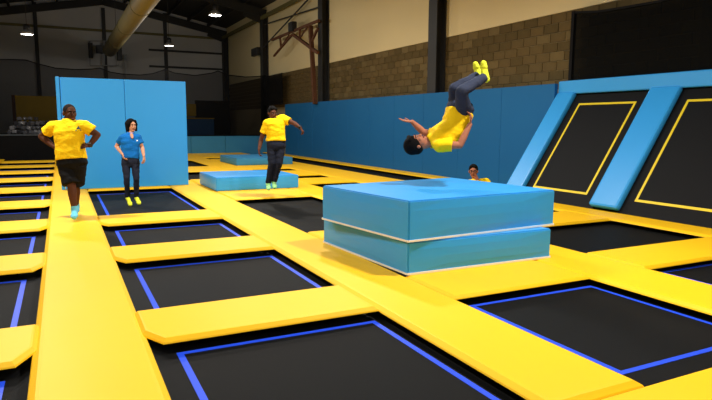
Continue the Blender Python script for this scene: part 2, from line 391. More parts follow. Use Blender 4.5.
block(rect(3.0, 4.93, 12.85, 14.58), .0, .30, 'low blue foam block lying behind the jumping man in dark trousers', BLUE, False)
block(rect(5.5, 7.6, 20.4, 22.8), .0, .26, 'far low blue foam block near the low blue barrier', BLUEF, False)
# ------------------------------------------------------------------ tall blue panel
t = empty('padded_panel', 'tall blue padded panel behind the woman in the blue shirt', 'padded panel', (1.3, 14.6, .0))
HT = 2.46
for a, c in ((.045, 1.35), (1.355, 2.72)):
    under(obj('panel', bev(box(a, c, 14.5, 14.72, .0, HT), .012, 2), BLUE), t)
under(obj('side_panel', bev(box(-.04, .035, 14.46, 14.72, .0, HT+.01), .012, 2), BLUE), t)
# ------------------------------------------------------------------ far end: barriers, foam pit, boards, nets
t = empty('low_barrier', 'low blue padded barrier across the far end of the court', 'barrier', (6.5, 29.5, FLOOR_Z))
x = 2.3
while x < 9.7:
    under(obj('panel', bev(box(x, min(x+1.7, 9.83)-.01, 29.42, 29.62, FLOOR_Z, .84), .02, 2), BLUEF), t); x += 1.7
under(obj('top_rail', box(2.3, 9.83, 29.4, 29.7, .84, .89), BLK), t)
t = empty('pit_barrier', 'low black barrier in front of the foam pit behind the big man', 'barrier', (-2, 27.55, FLOOR_Z))
under(obj('board', bev(box(XL+.05, -.15, 27.45, 27.65, FLOOR_Z, .93), .015, 1), BLK), t)
under(obj('top_rail', box(XL+.05, -.15, 27.42, 27.68, .93, .99), mat('rail_grey', (52, 60, 68), .5)), t)
b = bmesh.new(); bx(b, XL+.1, -.15, 27.69, 30.9, FLOOR_Z, .99)
tag(obj('foam_pit', b, BLK), 'black sided foam pit behind the low black barrier', 'pit')
fm = []
for k in range(3):
    q = bev(box(-.1, .1, -.1, .1, -.1, .1), .012, 1); me = bpy.data.meshes.new('foam_cube'); q.to_mesh(me); q.free(); me.materials.append(FOAMG[k]); fm.append(me)
k = 0
for layer, (zc, nx, ny, j) in enumerate(((1.08, 10, 3, .0), (1.26, 9, 3, .1), (1.44, 7, 2, .15), (1.62, 4, 1, 0))):
    for ix in range(nx):
        for iy in range(ny):
            o = bpy.data.objects.new('foam_cube', fm[random.choice((0, 0, 1, 2))]); C.objects.link(o)
            o.location = (-1.88+layer*.14+ix*.19+(iy % 2)*.09+random.uniform(-.03, .03), 27.9+iy*.24+layer*.12+random.uniform(-.03, .03), zc+random.uniform(-.035, .02))
            o.rotation_euler = (random.uniform(-.5, .5), random.uniform(-.5, .5), random.uniform(-.8, .8)); o.scale = (random.uniform(.6, .76),)*3
            tag(o, 'small grey foam cube heaped in the foam pit', 'foam cube', 'foam cubes in the pit'); k += 1
def board(name, px0, px1, py0, py1, Y, m, label, cat, th=.12, frame=None):
    a, c = onY((px0, py1), Y), onY((px1, py0), Y)
    o = obj(name, bev(box(a.x, c.x, Y, Y+th, a.z, c.z), .02, 1), m)
    return tag(o, label, cat), a, c
o, a, c = board('yellow_board', 16.5, 62, 96.5, 122, 34, YELD, 'dull yellow board at the far end above the foam cubes', 'board')
under(obj('frame', box(a.x-.14, a.x-.02, 33.95, 34.15, FLOOR_Z, c.z+.02), RUST), o); o.location.z = 0
under(obj('leg', box(c.x-.2, c.x-.1, 34.0, 34.1, FLOOR_Z, a.z), STEEL), o)
t = empty('blue_platform', 'blue platform with a yellow top edge behind the low blue barrier', 'platform', (7.0, 34.4, FLOOR_Z))
a, c = onY((182, 134), 34), onY((214, 119), 34)
under(obj('body', bev(box(a.x, c.x, 34, 35.2, FLOOR_Z, c.z), .02, 1), BLUED), t)
under(obj('top_edge', box(a.x, c.x+.02, 33.97, 35.2, c.z, c.z+.06), YELD), t)
o, a, c = board('yellow_board', 184, 196, 104, 116, 37, YELD, 'small dull yellow board behind the blue platform', 'board')
under(obj('leg', box(a.x+.1, a.x+.2, 37.0, 37.1, FLOOR_Z, a.z), STEEL), o)
t = empty('black_screen', 'tall black screen behind the blue platform', 'screen', (8.2, 37.3, FLOOR_Z))
a, c = onY((196, 130), 37.2), onY((229, 101), 37.2)
under(obj('board', box(a.x, c.x, 37.2, 37.3, FLOOR_Z, c.z), BLK), t)
# back safety net with scalloped top
t = empty('back_net', 'dark safety net with scalloped top across the far end of the hall', 'net', (3, 31.2, FLOOR_Z))
YN = 31.05
pts = [(-40, 66), (0, 59.5), (13, 59.5), (26, 60), (37, 63.5), (55, 68), (75, 69.5), (92, 69), (100, 68), (110, 72), (122, 74), (140, 75), (153, 73.5), (165, 69.5), (175, 73), (195, 75.5), (212, 73), (218, 71), (228, 75), (245, 77), (257, 76.5), (266, 75.5)]
tops = [onY(p, YN) for p in pts] + [Vector((9.8, YN, 3.9))]
tops[0].x = XL+.05
b = bmesh.new(); pv = None
for q in tops:
    a_, c_ = b.verts.new((q.x, YN, FLOOR_Z)), b.verts.new((q.x, YN, q.z))
    if pv: b.faces.new((pv[0], a_, c_, pv[1]))
    pv = (a_, c_)
under(obj('netting', b, NETB), t)
b = bmesh.new()
for q, r in zip(tops, tops[1:]): bar(b, q, r, .045)
under(obj('top_rope', b, BLK), t)
t = empty('corner_net', 'dark safety net along the block wall at the far end', 'net', (9.9, 28, 2.4))
ye = onX((282, 90), 9.9).y
under(obj('netting', bx(bmesh.new(), 9.9, 9.905, ye, 31, 2.42, 3.95), NETB), t)
under(obj('edge_rope', bx(bmesh.new(), 9.88, 9.92, ye-.05, ye, 2.42, 3.95), BLK), t)
# ------------------------------------------------------------------ overhead: duct, rig, rusty bracket, speaker
t = empty('air_duct', 'large round olive air duct running under the roof ridge', 'duct', (2.72, 24, 5.15))
bm = lathe([(.34, 0), (.36, .1), (.36, 30.9), (.34, 31)], 28); bm.transform(Matrix.Translation((2.72, 5.5, 5.5)) @ Matrix.Rotation(-math.pi/2, 4, 'X'))
under(obj('tube', bm, DUCT, smooth=True), t)
for y in range(7, 37, 5):
    bm = lathe([(.375, 0), (.375, .06)], 28); bm.transform(Matrix.Translation((2.72, y, 5.5)) @ Matrix.Rotation(-math.pi/2, 4, 'X')); under(obj('band', bm, OLIVE), t)
    b = bmesh.new(); bar(b, (2.72, y, 5.86), (2.72, y, 9.1), .02); under(obj('hanger', b, STEEL), t)
t = empty('wall_rig', 'thin pipe frame with dark equipment boxes on the gable wall at the duct end', 'rig', (2.7, 39.7, 4.8))
def yp(p): return onY(p, 39.6)
b = bmesh.new(); P = [yp(p) for p in ((90, 41), (118, 41), (119, 65.5), (90, 65.5))]
for i in range(4): bar(b, P[i], P[(i+1) % 4], .05)
bar(b, yp((104, 41)), yp((104, 65)), .1); bar(b, yp((125, 55)), yp((125, 78)), .06); bar(b, yp((118, 55)), yp((127, 55)), .06)
for p in P[:2]: bar(b, p, p+Vector((0, .6, 0)), .06)
under(obj('pipe_frame', b, mat('grey_pipe', (120, 120, 118), .5)), t)
for p0, p1 in (((89, 58), (92.5, 43)), ((117.5, 60), (121.5, 46)), ((96, 53), (112, 46))):
    a, c = yp(p0), yp(p1); under(obj('equipment_box', bev(box(a.x, c.x, 39.5, 39.9, a.z, c.z), .02, 1), LAMPB), t)
t = empty('steel_bracket', 'rusty braced steel bracket and post by the side wall column', 'bracket', (9.4, 24.5, 2.4))
XB = 9.75
def xp(p): return onX(p, XB)
b = bmesh.new(); bar(b, xp((310.5, 26)), xp((315, 104)), .16); under(obj('post', b, RUST), t)
for p0, p1, w in (((272, 40), (319, 20.5), .1), ((293, 34.5), (318, 53), .12), ((274, 56), (292, 35), .08), ((300, 28), (299.5, 37), .08), ((280, 37), (281, 47), .08), ((309, 48), (318, 28), .08), ((300, 38), (308, 26), .06), ((279, 50), (289, 35), .05)):
    b = bmesh.new(); bar(b, xp(p0), xp(p1), w); under(obj('strut', b, RUST), t)
t = empty('wall_speaker', 'small dark loudspeaker mounted on the rusty bracket', 'loudspeaker', xp((293, 27)))
a, c = xp((295, 31)), xp((291, 23)); under(obj('cabinet', bev(box(XB-.15, XB+.1, a.y, c.y, a.z, c.z), .02, 1), LAMPB), t)
under(obj('grille', box(XB-.16, XB-.15, a.y+.05, c.y-.05, a.z+.05, c.z-.05), STEEL), t)
t = empty('junction_box', 'small dark box fixed to the side wall column', 'box', onX((255, 52), 9.9))
a, c = onX((258.5, 55), 9.9), onX((252.5, 49.5), 9.9); dy = 31.62-a.y; a.y += dy; c.y += dy
under(obj('case', bev(box(9.78, 9.98, a.y, c.y, a.z, c.z), .01, 1), LAMPB), t)
under(obj('lid', box(9.77, 9.78, a.y+.03, c.y-.03, a.z+.03, c.z-.03), STEEL), t)

# ------------------------------------------------------------------ high bay lamps
def lamp(x, y, z, watts, label, group, size=.4, point=False, sc=1.0):
    t = empty('high_bay_lamp', label, 'lamp', (x, y, z), group)
    def put(name, bm, m):
        o = obj(name, bm, m, None, True); o.parent = t; return o
    put('shade', lathe([(.28, 0), (.30, .01), (.22, .14), (.13, .22), (.12, .22), (.2, .14), (.27, .012)], 24, False), SHADE)
    put('housing', lathe([(.13, .2), (.15, .24), (.15, .46), (.09, .5)], 20), LAMPB)
    put('lens', lathe([(.255, .02), (.26, .035)], 24), LENS)
    roof = EAVE+.55+(APZ-EAVE)*(1-abs(x-APX)/7.5)
    put('rod', lathe([(.012, .5), (.012, (roof-z)/sc)], 8), LAMPB)
    if point:
        l = bpy.data.lights.new('lamp_light', 'POINT'); l.shadow_soft_size = .12
    else:
        l = bpy.data.lights.new('lamp_light', 'AREA'); l.shape = 'DISK'; l.size = size
    l.energy = watts; l.color = LAMP_COL
    lo = bpy.data.objects.new('lamp_light', l); C.objects.link(lo); lo.parent = t; lo.location = (0, 0, -.16 if point else -.01)
    t.scale = (sc,)*3
    return t
G1 = 'high bay lamps over the near court'
for x in (-.95, 4.75):
    for y in (-2.6, 3.9):
        lamp(x, y, 5.0, KEY_W if (x > 0 and y > 0) else NEAR_W, 'unseen extra high bay lamp added to brighten the farther trampolines', G1)
    lamp(x, 10.4, 5.0, MID_W, 'unseen extra high bay lamp added to brighten the farther trampolines', G1)
    lamp(x, 16.8, 6.2, MID_W, 'unseen extra high bay lamp added to brighten the farther trampolines', G1)  # added fill lamps, hung higher to stay out of view, brighten the farther court
p = onY((27, 34.5), 25.5); lamp(p.x, p.y, p.z, FAR_W, 'lit high bay lamp hanging in front of the gable wall above the foam pit', None, point=True, sc=.75)
p = onY((169, 46), 31.5-2); lamp(p.x, p.y, p.z, FAR_W, 'lit high bay lamp hanging beside the gable wall post right of the duct', None, point=True, sc=.75)
p = onY((215, 15.5), 22.5); lamp(p.x, p.y, p.z, FAR_W*1.5, 'lit high bay lamp hanging close under the rafters by the far corner', None, point=True, sc=.8)
# ------------------------------------------------------------------ people
SKIN_D = mat('dark_brown_skin', (84, 50, 33), .65, .15, .08, 8)
SKIN_M = mat('brown_skin', (92, 56, 40), .65, .15, .08, 8)
SKIN_L = mat('tan_skin', (206, 150, 118), .65, .15, .06, 8)
SKIN_T = mat('light_brown_skin', (168, 108, 82), .65, .15, .06, 8)
POLO_Y = mat('yellow_polo_cloth', (255, 208, 18), .85, .15, .05, 5, .5, 9)
POLO_B = mat('blue_polo_cloth', (16, 104, 180), .85, .15, .06, 5, .5, 9)
DARKT = mat('navy_trouser_cloth', (30, 34, 48), .85, .15, .12, 6, .5, 9)
JEAN = mat('slate_trouser_cloth', (46, 52, 70), .85, .15, .15, 6, .6, 9)
BSHORT = mat('black_shorts_cloth', (17, 17, 18), .85, .15, .1, 6, .5, 9)
SOCK_B = mat('light_blue_sock', (112, 200, 232), .9, .1, .06, 20, .3, 80)
SOCK_Y = mat('neon_yellow_sock', (226, 232, 62), .9, .1, .06, 20, .3, 80)
SOCK_M = mat('mint_green_sock', (164, 226, 148), .9, .1, .06, 20, .3, 80)
HAIR = mat('black_hair', (15, 13, 12), .8, .08, .2, 60, .6, 120)
STUB = mat('short_dark_stubble', (30, 20, 16), .8, .1, .2, 90, .3, 160)
EYEW = mat('eye_white', (170, 160, 150), .5, .2, 0, 1)
EYED = mat('dark_iris', (22, 15, 12), .5, .2, 0, 1)
LIP = mat('lips', (112, 58, 52), .5, .4, .05, 9)
LOGO = mat('logo_navy_print', (26, 72, 92), .7, .2, .0, 1)
LOGOW = mat('logo_white_print', (222, 228, 232), .7, .2, .0, 1)

def frame_from(axis, lat):
    a = Vector(axis).normalized(); l = Vector(lat); l = (l-a*l.dot(a)).normalized(); return a, l, a.cross(l)
def ell(bm, c, ax, rad):
    M = Matrix((ax[0], ax[1], ax[2])).transposed()
    r = bmesh.ops.create_icosphere(bm, subdivisions=3, radius=1)
    for v in r['verts']: v.co = Vector(c) + M @ Vector((v.co.x*rad[0], v.co.y*rad[1], v.co.z*rad[2]))
def cap(bm, a, b, ra, rb, flat=None, n=14):
    # tapered capsule; flat = (normal direction, factor) squashes it
    a, b = Vector(a), Vector(b); d = (b-a); L = d.length; d = d/L if L > 1e-6 else Vector((0, 0, 1))
    s = d.orthogonal().normalized() if flat is None else (Vector(flat[0])-d*Vector(flat[0]).dot(d)).normalized()
    t = d.cross(s); rings = []
    prof = [(-math.cos(q)*ra, math.sin(q)*ra, 0) for q in (.25, .6, 1.0, 1.35)] + [(0, ra, 0), (0, rb, 1)] + [(math.sin(q)*rb, math.cos(q)*rb, 1) for q in (.25, .6, 1.0, 1.3)]
    k = flat[1] if flat else 1
    for off, r, e in prof:
        c = a + d*(off + (L if e else 0))
        rings.append([bm.verts.new(c + s*(r*k*math.cos(2*math.pi*i/n)) + t*(r*math.sin(2*math.pi*i/n))) for i in range(n)])
    for p, q in zip(rings, rings[1:]):
        for i in range(n): bm.faces.new((p[i], p[(i+1) % n], q[(i+1) % n], q[i]))
    bm.faces.new(rings[0][::-1]); bm.faces.new(rings[-1])
def chain(bm, pts, rads):
    for i in range(len(pts)-1): cap(bm, pts[i], pts[i+1], rads[i], rads[i+1])
def loft(bm, st, n=24):
    # st: (centre, lateral dir, axis dir, half width, half depth)
    rings = []
    for c, lat, ax, w, d in st:
        a, l, f = frame_from(ax, lat); ring = []
        for i in range(n):
            q = 2*math.pi*i/n; cx, sx = math.cos(q), math.sin(q)
            px = math.copysign(abs(cx)**.82, cx); py = math.copysign(abs(sx)**.82, sx)
            ring.append(bm.verts.new(Vector(c)+l*(px*w)+f*(py*d)))
        rings.append(ring)
    for p, q in zip(rings, rings[1:]):
        for i in range(n): bm.faces.new((p[i], p[(i+1) % n], q[(i+1) % n], q[i]))
    bm.faces.new(rings[0][::-1]); bm.faces.new(rings[-1])
def skinmesh(name, bm, m, voxel, it, parent, wr=0, fr=8):
    bmesh.ops.recalc_face_normals(bm, faces=bm.faces)
    me = bpy.data.meshes.new(name); bm.to_mesh(me); bm.free()
    o = bpy.data.objects.new(name, me); C.objects.link(o)
    r = o.modifiers.new('r', 'REMESH'); r.mode = 'VOXEL'; r.voxel_size = voxel; r.use_smooth_shade = True
    if it: s_ = o.modifiers.new('s', 'SMOOTH'); s_.factor = .5; s_.iterations = it
    dg = bpy.context.evaluated_depsgraph_get(); me2 = bpy.data.meshes.new_from_object(o.evaluated_get(dg))
    bpy.data.objects.remove(o); me2.name = name; me2.materials.clear(); me2.materials.append(m)
    if wr:                     # cloth folds
        nn = [v.normal.copy() for v in me2.vertices]
        for v, n_ in zip(me2.vertices, nn):
            q = v.co*fr; q = Vector((q.x, q.y, q.z*1.5)); v.co += n_*(wr*(noise.noise(q)+.5*abs(noise.noise(q*2.1))))
    for p in me2.polygons: p.use_smooth = True
    o = bpy.data.objects.new(name, me2); C.objects.link(o)
    return under(o, parent) if parent.type == 'EMPTY' else sub(o, parent)
def sub(o, part):       # sub-part under a part (both built in world coordinates)
    o.parent = part; return o
def hand(bm, wrist, d, pn, side, curl=.35, k=1.0, spread=1.0):
    # d: pointing direction, pn: palm normal, side: +1 thumb towards d x pn, -1 the other way
    d = Vector(d).normalized(); pn = Vector(pn); pn = (pn-d*pn.dot(d)).normalized(); t = d.cross(pn)*side
    pc = wrist + d*(.055*k)
    for j in range(-1, 2): cap(bm, wrist+d*.01+t*(j*.014*k), wrist+d*(.085*k)+t*(j*.024*k), .015*k, .0135*k, (pn, .85))
    for j, (ln, off) in enumerate(((.072, .034), (.080, .0115), (.074, -.0115), (.058, -.034))):
        b0 = wrist + d*(.085*k) + t*(off*k); dd = (d+t*(off*1.8*spread)).normalized()
        d1 = (dd*math.cos(curl)+pn*math.sin(curl)); d2 = (dd*math.cos(curl*2.4)+pn*math.sin(curl*2.4))
        b1 = b0+d1*(ln*.55*k); b2 = b1+d2*(ln*.5*k)
        cap(bm, b0-d*.01, b1, .0095*k, .0088*k, n=8); cap(bm, b1, b2, .0088*k, .0075*k, n=8)
    th = (d*.55+t*.8+pn*.25).normalized(); a = wrist+d*(.028*k)+t*(.026*k); b = a+th*(.042*k); c_ = b+(d*.85+t*.35+pn*.3).normalized()*(.034*k)
    cap(bm, a, b, .0125*k, .0105*k, n=8); cap(bm, b, c_, .0105*k, .0085*k, n=8)
def person(label, J, face, head_up, skin, shirt, legs, legmat, sockmat, hair, base, wid=1.0, dep=1.0, build=1.0, hand_cfg=None, hair_mat=None, hs=1.0, logo=None, watch=None, extras=()):
    R_ = empty('person', label, 'person', base)
    B = build
    shl, shr, hl, hr = J['shl'], J['shr'], J['hipl'], J['hipr']
    shc = (shl+shr)/2; hc = (hl+hr)/2; neck = J['neck']; mid = J.get('mid', shc.lerp(hc, .55))
    slat = (shr-shl).normalized(); hlat = (hr-hl).normalized(); mlat = (slat+hlat).normalized()
    ua = (neck-shc.lerp(hc, .2)); ma = (shc-hc); ha = (mid-hc)
    chest = shc.lerp(mid, .38)
    # ---- body
    bm = bmesh.new()
    loft(bm, [(hc-ha.normalized()*.09, hlat, ha, .10*wid, .09*dep), (hc, hlat, ha, .165*wid, .115*dep), (mid, mlat, ma, .14*wid, .105*dep), (chest, slat, ma, .165*wid, .118*dep), (shc, slat, ua, .15*wid, .085*dep), (neck, slat, ua, .065*B, .062*B)])
    f, l, u = Vector(face).normalized(), None, Vector(head_up).normalized(); u = (u-f*u.dot(f)).normalized(); l = u.cross(f)   # l: the person's left
    hcen = J['head']; A = (l, f, u)
    H = lambda a, b, c: hcen + l*(a*hs) + f*(b*hs) + u*(c*hs)
    ell(bm, H(0, -.012, .022), A, (.074*hs, .094*hs, .092*hs))
    ell(bm, H(0, .022, -.035), A, (.060*hs, .066*hs, .078*hs))
    ell(bm, H(0, .058, -.085), A, (.030*hs, .028*hs, .025*hs))       # chin
    cap(bm, H(0, .078, .016), H(0, .099, -.028), .009*hs, .0145*hs)    # nose
    ell(bm, H(-.012, .09, -.032), A, (.009*hs, .011*hs, .008*hs)); ell(bm, H(.012, .09, -.032), A, (.009*hs, .011*hs, .008*hs))
    cap(bm, H(-.034, .07, .030), H(.034, .07, .030), .013*hs, .013*hs)  # brow ridge
    for s_ in (-1, 1):
        ell(bm, H(s_*.076, -.012, -.008), A, (.012*hs, .02*hs, .033*hs)); ell(bm, H(s_*.036, .06, -.02), A, (.02*hs, .02*hs, .02*hs))
    cap(bm, neck - (H(0, 0, -.05)-neck).normalized()*.04, H(0, -.018, -.055), .060*B, .055*B)
    for sd, lat in (('l', -slat), ('r', slat)):
        sh, el, wr_ = J['sh'+sd], J['el'+sd], J['wr'+sd]
        cap(bm, shc.lerp(sh, .55)+Vector((0, 0, 0)), sh, .065*B, .058*B)
        chain(bm, [sh, sh.lerp(el, .45), el], [.055*B, .050*B, .040*B]); chain(bm, [el, el.lerp(wr_, .3), wr_], [.040*B, .041*B, .026*B])
        hd, pn, side, curl = hand_cfg[sd]
        hand(bm, wr_, hd, pn, side, curl)
        hp, kn, an, to = J['hip'+sd], J['kn'+sd], J['an'+sd], J['to'+sd]
        lk = 1.0 if legs == 'shorts' else .84
        chain(bm, [hp, hp.lerp(kn, .5), kn], [.082*B*lk, .072*B*lk, .053*B*lk]); calf = kn.lerp(an, .32)
        chain(bm, [kn, calf, kn.lerp(an, .75), an], [.052*B*lk, .054*B*lk, .038*B*lk, .033*B*lk])
        cap(bm, an, an.lerp(to, .85), .032*B, .026*B)
    if 'vn' in J: cap(bm, neck, J['vn'], .05*B, .022*B)
    body = skinmesh('body', bm, skin, .0055, 3, R_)
    # ---- face details
    for s_ in (-1, 1):
        b = bmesh.new(); ell(b, H(s_*.031, .083, .010), A, (.0115*hs, .006*hs, .005*hs)); e = sub(obj('eye', b, EYEW, None, True), body); 
        b = bmesh.new(); ell(b, H(s_*.031, .0865, .010), A, (.0065*hs, .005*hs, .0055*hs)); sub(obj('iris', b, EYED, None, True), body)
        b = bmesh.new(); cap(b, H(s_*.016, .090, .029), H(s_*.047, .078, .030), .0045*hs, .0035*hs); sub(obj('eyebrow', b, HAIR, None, True), body)
    b = bmesh.new(); cap(b, H(-.02, .086, -.062), H(.02, .086, -.062), .007*hs, .007*hs); sub(obj('mouth', b, LIP, None, True), body)
    # ---- hair
    bm = bmesh.new(); hm = hair_mat or HAIR
    if hair == 'shaved':
        ell(bm, H(0, -.016, .026), A, (.0765*hs, .0935*hs, .0925*hs))
        cap(bm, H(-.05, .02, -.072), H(0, .066, -.092), .016*hs, .020*hs); cap(bm, H(.05, .02, -.072), H(0, .066, -.092), .016*hs, .020*hs)
    elif hair == 'bob':
        ell(bm, H(0, -.028, .030), A, (.092*hs, .104*hs, .100*hs))
        for s_ in (-1, 1):
            cap(bm, H(s_*.072, .0, .03), H(s_*.078, .012, -.085), .034*hs, .026*hs); cap(bm, H(s_*.045, .05, .085), H(s_*.075, .045, .02), .024*hs, .02*hs)
            cap(bm, H(s_*.05, -.07, .03), H(s_*.048, -.06, -.10), .045*hs, .035*hs)
        cap(bm, H(0, -.08, .03), H(0, -.075, -.10), .04*hs, .035*hs)
    else:
        thick = .018 if hair == 'thick' else .010
        ell(bm, H(0, -.030, .038), A, ((.076+thick)*hs, (.092+thick)*hs, (.086+thick)*hs))
        ell(bm, H(0, -.05, -.01), A, ((.066+thick)*hs, (.06+thick)*hs, (.065+thick*.6)*hs))
        cap(bm, H(-.045, .045, .088), H(.045, .045, .088), .024*hs, .024*hs)
    skinmesh('hair', bm, hm, .006, 2, R_)
    # ---- shirt
    bm = bmesh.new(); g_ = .017
    hem = J.get('hem', hc.lerp(mid, .05)); ha_n = (mid-hem)
    loft(bm, [(hem, hlat, ha_n, .178*wid, .132*dep), (hem.lerp(mid, .5), hlat, ha_n, .168*wid+.004, .13*dep), (mid, mlat, ma, .155*wid+g_*.6, .118*dep+g_), (chest, slat, ma, .168*wid+g_, .12*dep+g_), (shc, slat, ua, .15*wid+g_, .088*dep+g_), (neck-ua.normalized()*.012, slat, ua, .072*B, .07*B)])
    nk_ = neck-ua.normalized()*.03
    for sd in 'lr':
        cap(bm, nk_.lerp(J['sh'+sd], .15)-ua.normalized()*.03, J['sh'+sd], .055*B, .07*B)
        sh, el = J['sh'+sd], J['el'+sd]; en_ = sh.lerp(el, .62)
        cap(bm, shc.lerp(sh, .5), sh, .078*B, .074*B); d = (en_-sh).normalized()
        la = d.orthogonal()
        loft(bm, [(sh-d*.02, la, d, .072*B, .072*B), (sh.lerp(en_, .5), la, d, .072*B, .072*B), (en_, la, d, .073*B, .073*B)], 16)
    sh_o = skinmesh('shirt', bm, shirt, .008, 10, R_, .012, 9)
    b = bmesh.new(); nk = neck-ua.normalized()*.012; a_, l_, f_ = frame_from(ua, slat)
    if f_.dot(Vector(face)) < 0 and hair != 'thick': f_ = -f_
    n = 20; rings = []
    for rr, hh in ((.080, -.028), (.083, -.012), (.073, .026), (.066, .024), (.07, -.02)):
        rings.append([b.verts.new(nk+l_*(rr*B*math.cos(2*math.pi*i/n))+f_*(rr*B*math.sin(2*math.pi*i/n)*1.02)+a_*(hh-.014*math.sin(2*math.pi*i/n))) for i in range(n)])
    for p, q in zip(rings, rings[1:]):
        for i in range(n): b.faces.new((p[i], p[(i+1) % n], q[(i+1) % n], q[i]))
    sub(obj('collar', b, shirt, None, True), sh_o)
    if logo:
        bv = BVHTree.FromPolygons([v.co.copy() for v in sh_o.data.vertices], [tuple(p.vertices) for p in sh_o.data.polygons])
        for kind, pts, lm in logo:
            b = bmesh.new(); vs = []
            for p in pts:
                d = ray(p).normalized(); hit = bv.ray_cast(EYE, d)
                q = hit[0] if hit[0] else None
                if q is not None: vs.append(q-d*.006)
            if len(vs) == len(pts):
                fr = [b.verts.new(v) for v in vs]; bk = [b.verts.new(v+ray(pts[0]).normalized()*.005) for v in vs]
                b.faces.new(fr); b.faces.new(bk[::-1])
                for i in range(len(fr)): b.faces.new((fr[i], bk[i], bk[(i+1) % len(fr)], fr[(i+1) % len(fr)]))
                bmesh.ops.recalc_face_normals(b, faces=b.faces); sub(obj(kind, b, lm), sh_o)
            else: b.free()
    # ---- legs
    bm = bmesh.new(); top = hc.lerp(mid, .5)
    loft(bm, [(hc-ha.normalized()*.10, hlat, ha, .11*wid, .10*dep), (hc-ha.normalized()*.03, hlat, ha, .175*wid, .128*dep), (hc, hlat, ha, .174*wid, .126*dep), (top, hlat, ha, .158*wid, .115*dep)])
    for sd in 'lr':
        hp, kn, an = J['hip'+sd], J['kn'+sd], J['an'+sd]
        if legs == 'shorts':
            e = hp.lerp(kn, .93); d = (e-hp).normalized()
            loft(bm, [(hp+d*.02, hlat, d, .095*B, .105*B), (hp.lerp(e, .5), hlat, d, .100*B, .105*B), (e, hlat, d, .098*B, .105*B)], 18)
        else:
            q = .92 if legs == 'slim' else 1.0
            chain(bm, [hp, hp.lerp(kn, .5), kn], [.095*B, .083*B*q, .066*B*q]); chain(bm, [kn, kn.lerp(an, .35), kn.lerp(an, .93)], [.066*B*q, .062*B*q, .048*B*q])
            d = (an-kn).normalized(); loft(bm, [(kn.lerp(an, .7), d.orthogonal(), d, .055*B*q, .055*B*q), (kn.lerp(an, .97), d.orthogonal(), d, .052*B*q, .052*B*q)], 16)
    skinmesh('shorts' if legs == 'shorts' else 'trousers', bm, legmat, .008, 5, R_, .009, 10)
    # ---- socks
    for sd in 'lr':
        kn, an, to = J['kn'+sd], J['an'+sd], J['to'+sd]; bm = bmesh.new()
        d = (to-an).normalized(); sn = (an-kn).normalized(); heel = an + sn*.035 - d*.035
        nrm = sn-d*sn.dot(d)
        cap(bm, an-sn*.05, an+sn*.02, .042*B, .043*B); cap(bm, heel, to, .036*B, .030*B); cap(bm, an, an.lerp(to, .75), .042*B, .032*B)
        cap(bm, heel, an.lerp(to, .3), .038*B, .04*B); side = d.cross(sn).normalized()
        cap(bm, an.lerp(to, .72)-side*.016, to-side*.014, .032*B, .024*B); cap(bm, an.lerp(to, .72)+side*.016, to+side*.012, .032*B, .022*B)
        skinmesh('sock', bm, sockmat, .006, 3, R_)
    if watch:
        el, wr_ = J['el'+watch], J['wr'+watch]; d = (wr_-el).normalized(); s_ = d.orthogonal().normalized(); t_ = d.cross(s_); c = el.lerp(wr_, .93)
        b = bmesh.new(); rings = []
        for off, r in ((-.014, .030), (-.014, .037), (.014, .037), (.014, .030)):
            rings.append([b.verts.new(c+d*off+s_*(r*B*math.cos(i*math.pi/8))+t_*(r*B*math.sin(i*math.pi/8))) for i in range(16)])
        for p, q in zip(rings, rings[1:]+rings[:1]):
            for i in range(16): b.faces.new((p[i], p[(i+1) % 16], q[(i+1) % 16], q[i]))
        w_ = under(obj('watch', b, LAMPB), R_); vd = (EYE-c).normalized(); vd = (vd-d*vd.dot(d)).normalized()
        b = bmesh.new(); cap(b, c+vd*.034*B, c+vd*.044*B, .019, .018, n=16); sub(obj('watch_face', b, LAMPB), w_)
    return R_, H, A, body

CAMH = Vector((FW.x, FW.y, 0)).normalized(); RH = Vector((CAMH.y, -CAMH.x, 0)); ZU = Vector((0, 0, 1))
def vec(r, a, u): return (RH*r + CAMH*a + ZU*u).normalized()      # right, away, up as seen from here
def joints(d0, tab): return {k: at_depth(v[:2], d0+(v[2] if len(v) > 2 else 0)) for k, v in tab.items()}

# big man in black shorts, hands on hips
J = joints(9.06, dict(head=(69.8, 113.2), neck=(68.6, 119.4), shl=(53.6, 126.6), shr=(83.8, 126.2), ell=(41.5, 136.5, .06), elr=(97.5, 134.8, .06), wrl=(54.5, 147.2, -.03), wrr=(89.2, 145.6, -.03),
    hipl=(65.5, 163), hipr=(78.5, 162.5), mid=(69.8, 142), hem=(71.4, 159.6), knl=(71.6, 186, -.04), knr=(75.5, 186, .12), anl=(74.6, 211, -.04), anr=(76.3, 206.5, .42), tol=(74.2, 217.2, -.19), tor=(76, 211.5, .27)))
person('big man in yellow polo shirt and black shorts walking with hands on hips', J, vec(.74, -.66, -.06), vec(.03, 0, 1), SKIN_D, POLO_Y, 'shorts', BSHORT, SOCK_B, 'shaved', (J['anl'].x, J['anl'].y, 0),
    wid=1.27, dep=1.3, build=1.22, hs=1.2, hair_mat=STUB, watch='r', hand_cfg=dict(l=(vec(.75, -.4, -.1), vec(.3, .6, -.5), 1, .3), r=(vec(-.75, -.4, -.05), vec(-.3, .6, -.5), -1, .3)),
    logo=[('logo', ((76.2, 129), (80.6, 129), (78.2, 126.2)), LOGO), ('logo_text', ((75.4, 131), (81.4, 130.6), (81.4, 129.7), (75.4, 130.1)), LOGO)])
